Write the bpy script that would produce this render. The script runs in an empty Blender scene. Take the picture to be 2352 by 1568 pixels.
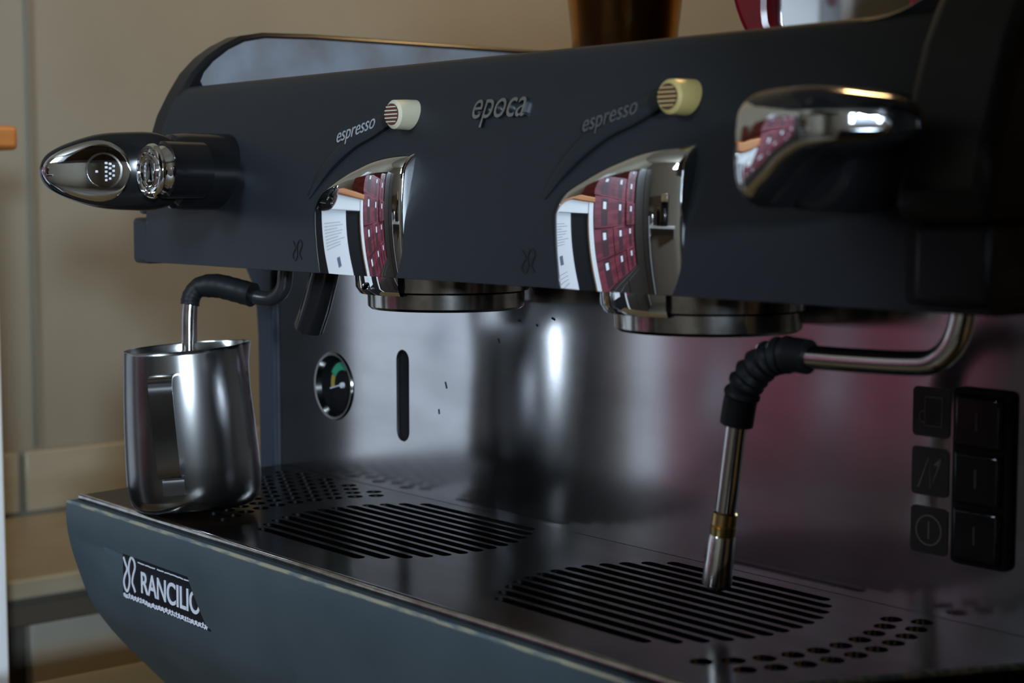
import bpy, bmesh, math, random
from mathutils import Vector, Matrix
random.seed(7)
S = bpy.context.scene
COL = S.collection
R = math.radians

# ------------------------------------------------------------------ camera
# z = 0 is the top of the drip tray, x runs along the machine, y into depth
cam_d = bpy.data.cameras.new('camera')
cam = bpy.data.objects.new('camera', cam_d)
COL.objects.link(cam)
S.camera = cam
PITCH, AZ = R(5.023), R(39.78)
fh = Vector((-math.cos(AZ), math.sin(AZ), 0))
fwd = Vector((fh.x * math.cos(PITCH), fh.y * math.cos(PITCH), -math.sin(PITCH)))
cam.location = (0, 0, 0.21)
cam.rotation_euler = fwd.to_track_quat('-Z', 'Y').to_euler()
cam_d.sensor_width = 36
cam_d.lens = 3800 / 2352 * 36
cam_d.clip_start = 0.02
cam_d.dof.use_dof = True
cam_d.dof.focus_distance = 1.0
cam_d.dof.aperture_fstop = 9.0

# ------------------------------------------------------------------ world, lights, exposure
W = bpy.data.worlds.new('world')
S.world = W
W.use_nodes = True
W.node_tree.nodes['Background'].inputs[0].default_value = (0.45, 0.6, 0.9, 1)
W.node_tree.nodes['Background'].inputs[1].default_value = 0.6
S.view_settings.view_transform = 'Standard'
S.view_settings.look = 'None'
S.view_settings.exposure = 1.0
S.view_settings.gamma = 1.0
S.view_settings.use_curve_mapping = False


def area(name, loc, target, sx, sy, power, color):
    l = bpy.data.lights.new(name, 'AREA')
    l.shape = 'RECTANGLE'
    l.size, l.size_y = sx, sy
    l.energy = power
    l.color = color
    o = bpy.data.objects.new(name, l)
    COL.objects.link(o)
    o.location = loc
    o.rotation_euler = (Vector(target) - Vector(loc)).to_track_quat('-Z', 'Y').to_euler()
    return o


# key light added behind a made-up high opening in the front wall
area('added_daylight', (-0.4, -1.93, 1.2), (-0.4, 0, 1.2), 1.1, 0.9, 70, (0.66, 0.83, 1.0))
# second light added behind a made-up small opening in the right wall
area('added_side_daylight', (1.63, -0.76, 0.50), (0, -0.76, 0.50), 0.17, 0.2, 30, (0.66, 0.83, 1.0))

# ------------------------------------------------------------------ materials


def mat(name, col, rough=0.5, metal=0.0, spec=0.5, noise=None, bump=None, aniso=None,
        emit=None, trans=0.0, ior=1.45, coat=0.0):
    m = bpy.data.materials.new(name)
    m.use_nodes = True
    nt = m.node_tree
    b = nt.nodes['Principled BSDF']
    b.inputs['Base Color'].default_value = (*col, 1)
    b.inputs['Roughness'].default_value = rough
    b.inputs['Metallic'].default_value = metal
    b.inputs['Specular IOR Level'].default_value = spec
    b.inputs['IOR'].default_value = ior
    b.inputs['Transmission Weight'].default_value = trans
    b.inputs['Coat Weight'].default_value = coat
    if emit:
        b.inputs['Emission Color'].default_value = (*emit[0], 1)
        b.inputs['Emission Strength'].default_value = emit[1]
    if noise or bump:
        tc = nt.nodes.new('ShaderNodeTexCoord')
    if noise:
        # noise = (second colour, scale xyz, contrast lo, hi, detail)
        c2, sc, lo, hi = noise
        mp = nt.nodes.new('ShaderNodeMapping')
        mp.inputs['Scale'].default_value = sc
        nz = nt.nodes.new('ShaderNodeTexNoise')
        nz.inputs['Scale'].default_value = 1
        nz.inputs['Detail'].default_value = 5
        rp = nt.nodes.new('ShaderNodeValToRGB')
        rp.color_ramp.elements[0].position = lo
        rp.color_ramp.elements[0].color = (*col, 1)
        rp.color_ramp.elements[1].position = hi
        rp.color_ramp.elements[1].color = (*c2, 1)
        nt.links.new(tc.outputs['Object'], mp.inputs[0])
        nt.links.new(mp.outputs[0], nz.inputs['Vector'])
        nt.links.new(nz.outputs[0], rp.inputs[0])
        nt.links.new(rp.outputs[0], b.inputs['Base Color'])
    if bump:
        sc, st = bump
        mp = nt.nodes.new('ShaderNodeMapping')
        mp.inputs['Scale'].default_value = sc
        nz = nt.nodes.new('ShaderNodeTexNoise')
        nz.inputs['Scale'].default_value = 1
        nz.inputs['Detail'].default_value = 3
        bp = nt.nodes.new('ShaderNodeBump')
        bp.inputs['Strength'].default_value = st
        bp.inputs['Distance'].default_value = 0.001
        nt.links.new(tc.outputs['Object'], mp.inputs[0])
        nt.links.new(mp.outputs[0], nz.inputs['Vector'])
        nt.links.new(nz.outputs[0], bp.inputs['Height'])
        nt.links.new(bp.outputs[0], b.inputs['Normal'])
    if aniso:
        b.inputs['Anisotropic'].default_value = aniso[0]
        b.inputs['Anisotropic Rotation'].default_value = aniso[1]
        tg = nt.nodes.new('ShaderNodeTangent')
        tg.direction_type = 'UV_MAP'
        nt.links.new(tg.outputs[0], b.inputs['Tangent'])
    return m


M = {}
M['head'] = mat('charcoal_paint', (0.0165, 0.0185, 0.0225), 0.42, spec=0.3, bump=((900, 900, 900), 0.06))
M['side'] = mat('side_plastic', (0.009, 0.0095, 0.011), 0.36, spec=0.35)
M['column'] = mat('blue_grey_column', (0.013, 0.020, 0.031), 0.5)
M['drip'] = mat('blue_grey_paint', (0.060, 0.076, 0.086), 0.5, spec=0.25,
                noise=((0.048, 0.063, 0.072), (18, 18, 18), 0.35, 0.7))
M['worn'] = mat('worn_paint_edge', (0.30, 0.27, 0.19), 0.6,
                noise=((0.10, 0.13, 0.15), (60, 300, 300), 0.42, 0.6))
M['chrome'] = mat('chrome', (0.86, 0.87, 0.88), 0.03, 1.0)
M['chrome_dull'] = mat('dull_chrome', (0.50, 0.48, 0.46), 0.16, 1.0,
                       noise=((0.33, 0.29, 0.25), (120, 120, 120), 0.4, 0.7))
M['steel_panel'] = mat('brushed_steel', (0.66, 0.65, 0.67), 0.14, 1.0, aniso=(0.7, 0.25),
                       noise=((0.54, 0.53, 0.54), (9, 1, 26), 0.42, 0.66))
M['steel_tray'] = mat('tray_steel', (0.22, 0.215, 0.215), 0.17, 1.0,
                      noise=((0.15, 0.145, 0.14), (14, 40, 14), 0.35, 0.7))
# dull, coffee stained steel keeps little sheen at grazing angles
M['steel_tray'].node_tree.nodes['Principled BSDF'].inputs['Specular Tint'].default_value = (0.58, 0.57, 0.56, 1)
M['steel_jug'] = mat('jug_steel', (0.25, 0.245, 0.24), 0.2, 1.0, aniso=(0.6, 0.0))
M['pipe'] = mat('pipe_steel', (0.78, 0.77, 0.76), 0.14, 1.0)
M['pipe_dark'] = mat('dark_pipe', (0.10, 0.10, 0.105), 0.2, 0.8)
M['brass'] = mat('brass', (0.75, 0.55, 0.22), 0.25, 1.0)
M['rubber'] = mat('black_rubber', (0.010, 0.010, 0.011), 0.5, spec=0.25)
M['knob'] = mat('gloss_black_plastic', (0.010, 0.010, 0.011), 0.12, spec=0.5)
M['black'] = mat('black_matt', (0.006, 0.006, 0.007), 0.7, spec=0.2)
M['cavity'] = mat('drip_tub_plastic', (0.035, 0.030, 0.022), 0.6)
M['ivory'] = mat('ivory_plastic', (0.62, 0.56, 0.40), 0.45)
M['ivory_y'] = mat('yellowed_plastic', (0.55, 0.42, 0.16), 0.45)
M['maroon'] = mat('maroon_plastic', (0.10, 0.028, 0.022), 0.5)
M['print'] = mat('grey_print', (0.30, 0.31, 0.33), 0.5)
M['print_dim'] = mat('dim_grey_print', (0.085, 0.075, 0.078), 0.5)  # darker grey print for the right label and rocker marks
M['print_dark'] = mat('dark_print', (0.008, 0.008, 0.010), 0.5)
M['chrome_letter'] = mat('satin_letters', (0.42, 0.43, 0.45), 0.25, 1.0)
M['badge'] = mat('badge_black', (0.006, 0.006, 0.009), 0.4)
M['white_print'] = mat('white_print', (0.62, 0.62, 0.68), 0.5)
M['sticker'] = mat('dark_brown_sticker', (0.018, 0.013, 0.012), 0.45)
M['sticker_line'] = mat('sticker_line', (0.17, 0.12, 0.10), 0.5)
M['green'] = mat('gauge_green', (0.03, 0.30, 0.16), 0.5)
M['amberp'] = mat('gauge_amber', (0.36, 0.25, 0.05), 0.5)
M['grey_inner'] = mat('smudged_reflection_grey', (0.30, 0.33, 0.38), 0.4, 0.0,  # pale base colour stands in for a glossy reflection; smudges are its own
                      noise=((0.22, 0.21, 0.21), (22, 22, 22), 0.4, 0.65))
M['wall'] = mat('plaster_tan', (0.27, 0.245, 0.19), 0.85, spec=0.2,
                noise=((0.235, 0.205, 0.15), (1.2, 2.6, 2.0), 0.35, 0.7))
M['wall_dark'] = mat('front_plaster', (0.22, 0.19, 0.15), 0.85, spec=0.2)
M['marble'] = mat('worn_marble', (0.36, 0.325, 0.24), 0.35,
                  noise=((0.24, 0.20, 0.12), (5, 3, 14), 0.4, 0.7))
M['groove'] = mat('dark_joint', (0.17, 0.155, 0.12), 0.9)
M['edge'] = mat('counter_edge', (0.07, 0.060, 0.045), 0.6)
M['cabinet'] = mat('cabinet_board', (0.36, 0.325, 0.26), 0.6,
                   noise=((0.29, 0.255, 0.19), (4, 4, 6), 0.4, 0.7))
M['wood'] = mat('counter_wood', (0.15, 0.09, 0.03), 0.45)
M['white'] = mat('white_paint', (0.80, 0.81, 0.82), 0.45)
M['paper'] = mat('white_paper', (0.86, 0.87, 0.90), 0.8, spec=0.1)
M['ink'] = mat('ink', (0.15, 0.16, 0.25), 0.8)
M['orange_wood'] = mat('orange_wood', (0.52, 0.19, 0.045), 0.45,
                       noise=((0.40, 0.13, 0.03), (60, 4, 60), 0.4, 0.65))
M['red_card'] = mat('red_carton', (0.20, 0.026, 0.044), 0.5,
                    noise=((0.11, 0.010, 0.020), (6, 4, 50), 0.42, 0.62))
M['card_dark'] = mat('carton_panel', (0.05, 0.012, 0.018), 0.5)
M['dark_wood'] = mat('dark_wood', (0.020, 0.014, 0.010), 0.5)
M['ceil'] = mat('ceiling_paint', (0.25, 0.22, 0.17), 0.9)
M['floor'] = mat('floor_tile', (0.12, 0.10, 0.08), 0.5,
                 noise=((0.08, 0.065, 0.05), (2, 2, 2), 0.4, 0.6))
M['amber_glass'] = mat('amber_glass', (0.72, 0.42, 0.08), 0.2, trans=1.0, ior=1.2)
M['dark_liquid'] = mat('dark_syrup', (0.025, 0.014, 0.004), 0.3)
M['red_frame'] = mat('red_gloss_plastic', (0.20, 0.008, 0.014), 0.18)
M['mirror'] = mat('mirror_glass', (0.85, 0.87, 0.88), 0.02, 1.0)
M['bulb'] = mat('added_lamp_bulb', (1, 0.8, 0.5), 0.5, emit=((1.0, 0.58, 0.20), 60.0))  # bulb of the added pendant lamp

# ------------------------------------------------------------------ helpers


def tag(o, label=None, cat=None, group=None, kind=None):
    if label: o['label'] = label
    if cat: o['category'] = cat
    if group: o['group'] = group
    if kind: o['kind'] = kind
    return o


def empty(name, loc=(0, 0, 0), parent=None):
    o = bpy.data.objects.new(name, None)
    o.empty_display_size = 0.02
    o.location = loc
    COL.objects.link(o)
    if parent: o.parent = parent
    return o


def link(name, me, m, parent=None, bevel=0, seg=2, smooth=35, clean=True):
    if clean:
        bm = bmesh.new()
        bm.from_mesh(me)
        bmesh.ops.recalc_face_normals(bm, faces=bm.faces)
        bm.to_mesh(me)
        bm.free()
    o = bpy.data.objects.new(name, me)
    COL.objects.link(o)
    if m: me.materials.append(M[m])
    if smooth:
        me.shade_smooth()
        me.set_sharp_from_angle(angle=R(smooth))
    if bevel:
        b = o.modifiers.new('bevel', 'BEVEL')
        b.width = bevel
        b.segments = seg
        b.limit_method = 'ANGLE'
        b.angle_limit = R(40)
    if parent:
        o.parent = parent
        # geometry is given in world space: cancel the parent's offset
        o.matrix_parent_inverse = Matrix.Translation(parent_loc(parent)).inverted()
    return o


def parent_loc(p):
    # parts are built in world space, so only a top-level Empty carries an offset
    return Vector(p.location)


def mk(name, V, F, m, parent=None, **k):
    me = bpy.data.meshes.new(name)
    me.from_pydata([tuple(v) for v in V], [], F)
    return link(name, me, m, parent, **k)


def boxes_data(lst):
    V, F = [], []
    for (x0, x1, y0, y1, z0, z1) in lst:
        n = len(V)
        V += [(x0, y0, z0), (x1, y0, z0), (x1, y1, z0), (x0, y1, z0),
              (x0, y0, z1), (x1, y0, z1), (x1, y1, z1), (x0, y1, z1)]
        F += [tuple(n + i for i in f) for f in
              [(0, 3, 2, 1), (4, 5, 6, 7), (0, 1, 5, 4), (1, 2, 6, 5), (2, 3, 7, 6), (3, 0, 4, 7)]]
    return V, F


def box(name, x0, x1, y0, y1, z0, z1, m, parent=None, bevel=0.002, **k):
    V, F = boxes_data([(x0, x1, y0, y1, z0, z1)])
    return mk(name, V, F, m, parent, bevel=bevel, **k)


def prism_x(name, prof, x0, x1, m, parent=None, **k):
    n = len(prof)
    V = [(x0, y, z) for y, z in prof] + [(x1, y, z) for y, z in prof]
    F = [tuple(range(n)), tuple(range(2 * n - 1, n - 1, -1))]
    F += [(i, (i + 1) % n, n + (i + 1) % n, n + i) for i in range(n)]
    return mk(name, V, F, m, parent, **k)


def prism_y(name, prof, y0, y1, m, parent=None, **k):
    n = len(prof)
    V = [(x, y0, z) for x, z in prof] + [(x, y1, z) for x, z in prof]
    F = [tuple(range(n)), tuple(range(2 * n - 1, n - 1, -1))]
    F += [(i, (i + 1) % n, n + (i + 1) % n, n + i) for i in range(n)]
    return mk(name, V, F, m, parent, **k)


def lathe(name, prof, c, m, parent=None, n=64, axis='Z', a0=0, a1=360, uv=False, **k):
    """prof: list of (radius, height) turned round an axis through c"""
    V, F = [], []
    full = abs(a1 - a0 - 360) < 1e-6
    cols = n if full else n + 1
    for i in range(cols):
        t = R(a0 + (a1 - a0) * i / n)
        for r, h in prof:
            if axis == 'Z': V.append((c[0] + r * math.cos(t), c[1] + r * math.sin(t), c[2] + h))
            elif axis == 'Y': V.append((c[0] + r * math.cos(t), c[1] + h, c[2] + r * math.sin(t)))
            else: V.append((c[0] + h, c[1] + r * math.cos(t), c[2] + r * math.sin(t)))
    p = len(prof)
    for i in range(n):
        j = (i + 1) % cols
        for q in range(p - 1):
            F.append((i * p + q, j * p + q, j * p + q + 1, i * p + q + 1))
    me = bpy.data.meshes.new(name)
    me.from_pydata(V, [], F)
    bm = bmesh.new()
    bm.from_mesh(me)
    bmesh.ops.remove_doubles(bm, verts=bm.verts, dist=1e-6)
    bmesh.ops.dissolve_degenerate(bm, edges=bm.edges, dist=1e-7)
    if uv:
        lay = bm.loops.layers.uv.new('UVMap')
        for f in bm.faces:
            for l in f.loops:
                v = l.vert.co
                l[lay].uv = (math.atan2(v.y - c[1], -(v.x - c[0])) / 6.283, v.z)
    bm.to_mesh(me)
    bm.free()
    return link(name, me, m, parent, **k)


def catmull(pts, per=8):
    P = [Vector(p) for p in pts]
    P = [2 * P[0] - P[1]] + P + [2 * P[-1] - P[-2]]
    out = []
    for i in range(1, len(P) - 2):
        a, b, c, d = P[i - 1:i + 3]
        for j in range(per):
            t = j / per
            out.append(0.5 * ((2 * b) + (c - a) * t + (2 * a - 5 * b + 4 * c - d) * t * t + (3 * b - a - 3 * c + d) * t ** 3))
    out.append(P[-2])
    return out


def tube(name, path, rad, m, parent=None, n=20, cap=True, **k):
    """path: list of points; rad: number or list"""
    path = [Vector(p) for p in path]
    if not isinstance(rad, (list, tuple)): rad = [rad] * len(path)
    V, F = [], []
    up = None
    for i, p in enumerate(path):
        t = (path[min(i + 1, len(path) - 1)] - path[max(i - 1, 0)]).normalized()
        if up is None:
            up = t.orthogonal().normalized()
        else:
            up = (up - t * up.dot(t)).normalized()
        b = t.cross(up)
        for j in range(n):
            a = 2 * math.pi * j / n
            V.append(p + (up * math.cos(a) + b * math.sin(a)) * rad[i])
    for i in range(len(path) - 1):
        for j in range(n):
            F.append((i * n + j, i * n + (j + 1) % n, (i + 1) * n + (j + 1) % n, (i + 1) * n + j))
    if cap:
        F.append(tuple(range(n - 1, -1, -1)))
        F.append(tuple(range((len(path) - 1) * n, len(path) * n)))
    return mk(name, V, F, m, parent, **k)


def circle(cx, cy, r, n=32, a0=0, a1=360):
    return [(cx + r * math.cos(R(a0 + (a1 - a0) * i / n)), cy + r * math.sin(R(a0 + (a1 - a0) * i / n))) for i in range(n)]


def slot(x0, x1, y, h, n=6):
    r = h / 2
    out = []
    for i in range(n + 1):
        a = R(-90 + 180 * i / n)
        out.append((x1 - r + r * math.cos(a), y + r * math.sin(a)))
    for i in range(n + 1):
        a = R(90 + 180 * i / n)
        out.append((x0 + r + r * math.cos(a), y + r * math.sin(a)))
    return out


def rrect(x0, x1, y0, y1, r, n=5):
    out = []
    for cx, cy, s in ((x1 - r, y0 + r, -90), (x1 - r, y1 - r, 0), (x0 + r, y1 - r, 90), (x0 + r, y0 + r, 180)):
        for i in range(n + 1):
            a = R(s + 90 * i / n)
            out.append((cx + r * math.cos(a), cy + r * math.sin(a)))
    return out


def plate_mesh(name, outline, holes, thick, bevel, plane):
    """a sheet with real holes; plane 'XY' (top at local 0 going down) or 'XZ' (front at y=0 going back)"""
    cu = bpy.data.curves.new(name, 'CURVE')
    cu.dimensions = '2D'
    cu.fill_mode = 'BOTH'
    for poly in [outline] + list(holes):
        s = cu.splines.new('POLY')
        s.points.add(len(poly) - 1)
        for p, (x, y) in zip(s.points, poly): p.co = (x, y, 0, 1)
        s.use_cyclic_u = True
    cu.extrude = thick / 2 - bevel
    cu.bevel_depth = bevel
    cu.bevel_resolution = 1
    cu.offset = -bevel
    o = bpy.data.objects.new(name, cu)
    COL.objects.link(o)
    dg = bpy.context.evaluated_depsgraph_get()
    me = bpy.data.meshes.new_from_object(o.evaluated_get(dg))
    bpy.data.objects.remove(o)
    bpy.data.curves.remove(cu)
    for v in me.vertices:
        x, y, z = v.co
        v.co = (x, y, z - thick / 2) if plane == 'XY' else (x, thick / 2 - z, y)
    return me


def plate(name, outline, holes, thick, bevel, plane, off, m, parent, uv=False, **k):
    me = plate_mesh(name, outline, holes, thick, bevel, plane)
    for v in me.vertices: v.co = v.co + Vector(off)
    if uv:
        lay = me.uv_layers.new(name='UVMap')
        for l in me.loops:
            co = me.vertices[l.vertex_index].co
            lay.data[l.index].uv = (co.x, co.z)
    return link(name, me, m, parent, smooth=30, **k)


def text(name, s, size, m, parent, place, thick=0.0006, shear=0.0, width=1.0, bold=0.0, spacing=1.0):
    """place(x, y, z) maps text plane coordinates to the world"""
    cu = bpy.data.curves.new(name, 'FONT')
    cu.body = s
    cu.size = size
    cu.shear = shear
    cu.extrude = thick / 2
    cu.offset = bold
    cu.space_character = spacing
    cu.align_x = 'LEFT'
    o = bpy.data.objects.new(name, cu)
    COL.objects.link(o)
    dg = bpy.context.evaluated_depsgraph_get()
    me = bpy.data.meshes.new_from_object(o.evaluated_get(dg))
    bpy.data.objects.remove(o)
    for v in me.vertices:
        v.co = place(v.co.x * width, v.co.y, v.co.z)
    return link(name, me, m, parent, smooth=0)


def strokes(name, lines, width, m, parent, place, thick=0.0006):
    """flat raised strokes drawn along polylines in a plane"""
    V, F = [], []
    for pts in lines:
        P = [Vector((p[0], p[1])) for p in pts]
        n0 = len(V)
        for i, p in enumerate(P):
            t = (P[min(i + 1, len(P) - 1)] - P[max(i - 1, 0)]).normalized()
            q = Vector((-t.y, t.x)) * width / 2
            for a, h in ((p + q, thick), (p - q, thick), (p - q, 0), (p + q, 0)):
                V.append(place(a.x, a.y, h))
        for i in range(len(P) - 1):
            a, b = n0 + 4 * i, n0 + 4 * i + 4
            for j in range(4):
                F.append((a + j, a + (j + 1) % 4, b + (j + 1) % 4, b + j))
        F.append((n0, n0 + 1, n0 + 2, n0 + 3))
        e = n0 + 4 * (len(P) - 1)
        F.append((e + 3, e + 2, e + 1, e))
    return mk(name, V, F, m, parent, smooth=0)


def interp(tab, t):
    if t <= tab[0][0]: return tab[0][1]
    for (a, va), (b, vb) in zip(tab, tab[1:]):
        if t <= b: return va + (vb - va) * (t - a) / (b - a)
    return tab[-1][1]


def smooth_interp(tab, t):
    """catmull-rom through a table of (t, value)"""
    n = len(tab)
    if t <= tab[0][0]: return tab[0][1]
    if t >= tab[-1][0]: return tab[-1][1]
    for i in range(n - 1):
        if t <= tab[i + 1][0]:
            t0, v0 = tab[i]
            t1, v1 = tab[i + 1]
            m0 = (v1 - (tab[i - 1][1] if i else v0)) / (t1 - (tab[i - 1][0] if i else t0))
            m1 = ((tab[i + 2][1] if i + 2 < n else v1) - v0) / ((tab[i + 2][0] if i + 2 < n else t1) - t0)
            h = t1 - t0
            u = (t - t0) / h
            return ((2 * u**3 - 3 * u**2 + 1) * v0 + (u**3 - 2 * u**2 + u) * h * m0
                    + (-2 * u**3 + 3 * u**2) * v1 + (u**3 - u**2) * h * m1)


# ------------------------------------------------------------------ the room
FZ, CZ, CT = -1.05, 1.75, -0.172
XL, XR, YF, YB = -1.9, 1.5, -1.8, 2.7
tag(box('floor', XL - .1, XR + .1, YF - .1, YB + .1, FZ - .1, FZ, 'floor', bevel=0), kind='structure')
tag(box('ceiling', XL - .1, XR + .1, YF - .1, YB + .1, CZ, CZ + .1, 'ceil', bevel=0), kind='structure')
tag(box('wall_left', XL - .1, XL, YF - .1, YB + .1, FZ, CZ, 'wall', bevel=0), kind='structure')
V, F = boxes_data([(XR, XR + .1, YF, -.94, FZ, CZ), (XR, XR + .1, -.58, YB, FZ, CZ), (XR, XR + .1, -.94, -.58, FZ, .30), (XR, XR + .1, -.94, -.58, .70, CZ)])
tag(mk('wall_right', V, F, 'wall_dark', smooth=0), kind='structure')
tag(box('wall_back', XL, XR + .1, YB, YB + .1, FZ, CZ, 'wall', bevel=0), kind='structure')
wx0, wx1, wz0, wz1 = -0.92, 0.12, 0.85, 1.6


def ring_boxes(x0, x1, z0, z1, t, y0, y1):
    return [(x0, x0 + t, y0, y1, z0, z1), (x1 - t, x1, y0, y1, z0, z1),
            (x0 + t, x1 - t, y0, y1, z0, z0 + t), (x0 + t, x1 - t, y0, y1, z1 - t, z1)]


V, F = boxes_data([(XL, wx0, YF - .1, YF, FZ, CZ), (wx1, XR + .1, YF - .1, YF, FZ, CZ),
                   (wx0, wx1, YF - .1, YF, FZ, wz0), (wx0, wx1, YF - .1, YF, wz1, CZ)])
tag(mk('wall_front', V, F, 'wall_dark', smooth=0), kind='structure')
V, F = boxes_data(ring_boxes(wx0, wx1, wz0, wz1, .035, YF - .08, YF + .01) + [(-.42, -.38, YF - .07, YF, wz0 + .035, wz1 - .035)])
tag(mk('added_window_1', V, F, 'white', smooth=0), kind='structure')  # made-up transom window, out of view, for the added key light
V, F = boxes_data([(XR - .01, XR + .09, -.94, -.92, .30, .70), (XR - .01, XR + .09, -.60, -.58, .30, .70), (XR - .01, XR + .09, -.92, -.60, .30, .32), (XR - .01, XR + .09, -.92, -.60, .68, .70)])
tag(mk('added_window_2', V, F, 'white', smooth=0), kind='structure')  # made-up side window, out of view, for the second added light
# upright joint on the left wall and the marble upstand over the ledge
tag(box('trim_1', XL, XL + .004, .828, .834, CT + .08, CZ, 'groove', bevel=0), kind='structure')
bs = empty('trim_2', (XL, 0, CT))
tag(bs, kind='structure')
yy = -.30
for i in range(7):
    y2 = (.04, .42, .805, 1.18, 1.62, 2.06, 2.5)[i]
    box('slab', XL + .0005, XL + .016, yy + .004, y2 - .004, CT + .002, CT + .076, 'marble', bs, bevel=.003)
    yy = y2

# ------------------------------------------------------------------ side ledge with cabinet face, machine counter
lg = empty('side_counter', (-1.74, .8, FZ))
tag(lg, 'marble topped side counter along the tan wall behind the milk jug', 'counter')
box('worktop', XL + .017, -1.565, .3, 2.5, CT - .022, CT, 'marble', lg, bevel=.004)
box('edge_strip', -1.590, -1.570, .3, 2.5, CT - .05, CT - .0225, 'edge', lg)
box('body', XL + .017, -1.60, .32, 2.48, FZ + .002, CT - .0225, 'edge', lg)
yy = .34
for y2 in (.668, 1.2, 1.66, 2.1, 2.46):
    box('door', -1.5995, -1.582, yy + .012, y2 - .012, FZ + .08, CT - .052, 'cabinet', lg, bevel=.003)
    yy = y2
mc = empty('machine_counter', (-.7, .75, FZ))
tag(mc, 'brown wooden counter carrying the espresso machine', 'counter')
box('worktop', -1.225, .25, .22, 1.2, CT - .03, CT, 'wood', mc, bevel=.004)
box('body', -1.2, .22, .26, 1.18, FZ + .002, CT - .031, 'edge', mc)

# ------------------------------------------------------------------ espresso machine
D = .6846
mach = empty('espresso_machine', (-.735, .75, CT))
tag(mach, 'charcoal two group espresso machine with chrome group covers and steel backsplash', 'espresso machine')

FACE = [(.163, .5590), (.180, .5593), (.194, .5603), (.205, .5625), (.220, .5658), (.2355, .5692),
        (.2555, .5740), (.2685, .5785), (.280, .5848), (.2865, .5900)]


def fy(z): return smooth_interp(FACE, z)


prof = [(fy(.163 + .1235 * i / 24), .163 + .1235 * i / 24) for i in range(25)]
prof += [(.5935, .2884), (.598, .2885), (.603, .2868), (.96, .2845), (.96, .163)]
prof = [(prof[0][0] + .004, .1625)] + prof
prism_x('head_housing', prof, -1.084, -.378, 'head', mach, smooth=30)
# little end blocks below the side panels
prism_x('end_cap', [(.5592, .1615), (.5592, .1945), (.66, .1945), (.66, .1615)], -1.104, -1.080, 'head', mach, bevel=.0035, seg=3)
prism_x('end_cap', [(.552, .166), (.552, .200), (.70, .200), (.70, .166)], -.411, -.374, 'side', mach, bevel=.004)

SIDE = [(.5625, .197), (.5688, .230), (.574, .2555), (.5785, .2685), (.588, .2855), (.597, .299), (.609, .311),
        (.622, .320), (.638, .328), (.657, .3315), (.70, .333), (.96, .3335), (.96, .197)]
sp = prism_x('side_panel', SIDE, -1.1015, -1.078, 'side', mach, bevel=.003, smooth=40)
ins = [(.606, .2875), (.603, .293), (.606, .2995), (.614, .308), (.6265, .317), (.640, .3235), (.657, .3270), (.70, .3285), (.955, .329), (.955, .2865)]
prism_x('inner_sheet', ins, -1.0785, -1.0765, 'grey_inner', mach, smooth=0)
SIDER = [(.552, .200), (.546, .205), (.546, .212), (.551, .235), (.557, .2555), (.563, .272), (.572, .2885), (.582, .301),
         (.597, .314), (.612, .323), (.630, .331), (.655, .3355), (.70, .337), (.96, .337), (.96, .200)]
prism_x('side_panel', SIDER, -.4185, -.372, 'side', mach, bevel=.009, seg=4, smooth=40)
# concave sweep from the head top into the right panel
V, F = [], []
n = 10
for i in range(n + 1):
    t = i / n
    x = -.470 + .052 * t
    dz = .030 * t ** 2.6
    for (y, z) in ((.5895, .2862), (.5935, .2884), (.600, .2885), (.94, .2850), (.94, .26), (.60, .26)):
        up = dz if z > .27 else 0
        V.append((x, y + up * .55 * (y < .7), z + up))
for i in range(n):
    for j in range(6):
        F.append((i * 6 + j, i * 6 + (j + 1) % 6, (i + 1) * 6 + (j + 1) % 6, (i + 1) * 6 + j))
F += [tuple(range(6)), tuple(range(n * 6, n * 6 + 6))]
mk('head_sweep', V, F, 'head', mach, smooth=50)

# rear body, columns and base
box('rear_body', -1.128, -.34, D + .012, .96, -.148, .1622, 'black', mach)
col = [(-1.111, -.010), (-1.1315, -.010), (-1.1325, .10), (-1.1345, .122), (-1.140, .140), (-1.150, .153), (-1.16, .162), (-1.10, .162), (-1.111, .150)]
prism_y('side_column', col, D - .004, .94, 'column', mach, bevel=.0015)
box('side_column', -.3585, -.334, D - .03, .94, -.01, .162, 'side', mach)
for fx in (-1.06, -.42):
    for fy_ in (.60, .90):
        lathe('foot', [(0, .022), (.018, .022), (.020, .002), (.018, 0), (0, 0)], (fx, fy_, CT), 'rubber', mach, n=24)

# steel backsplash with gauge hole and drain slot
gx, gz, gr = -1.0305, .0685, .0236
holes = [circle(gx, gz, gr, 48), [(p[0], p[1]) for p in [(-.943 + .0072 * math.cos(R(a)), .0944 + .0072 * math.sin(R(a))) for a in range(0, 181, 15)]
                                  + [(-.943 + .0072 * math.cos(R(a)), .0442 + .0072 * math.sin(R(a))) for a in range(180, 361, 15)]]]
plate('backsplash', [(-1.1108, -.004), (-.3588, -.004), (-.3588, .175), (-1.1108, .175)], holes, .003, .0005, 'XZ', (0, D, 0), 'steel_panel', mach, uv=True)
box('slot_void', -.955, -.93, D + .0031, D + .0115, .03, .11, 'black', mach, bevel=0)
ST = lambda x, y, h: Vector((x, D - .0002 - h, y))
for ln in ([(-.8935, .0835), (-.8918, .0790)], [(-.9010, .0640), (-.9005, .0605)], [(-.7830, .1335), (-.7800, .1325)], [(-.8365, .1170), (-.8350, .1140)],
           [(-.7980, .1285), (-.7965, .1275)], [(-.8160, .1300), (-.8130, .1295)]):
    strokes('stain_mark', [ln], .0011, 'print_dark', mach, ST, .0001)
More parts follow.
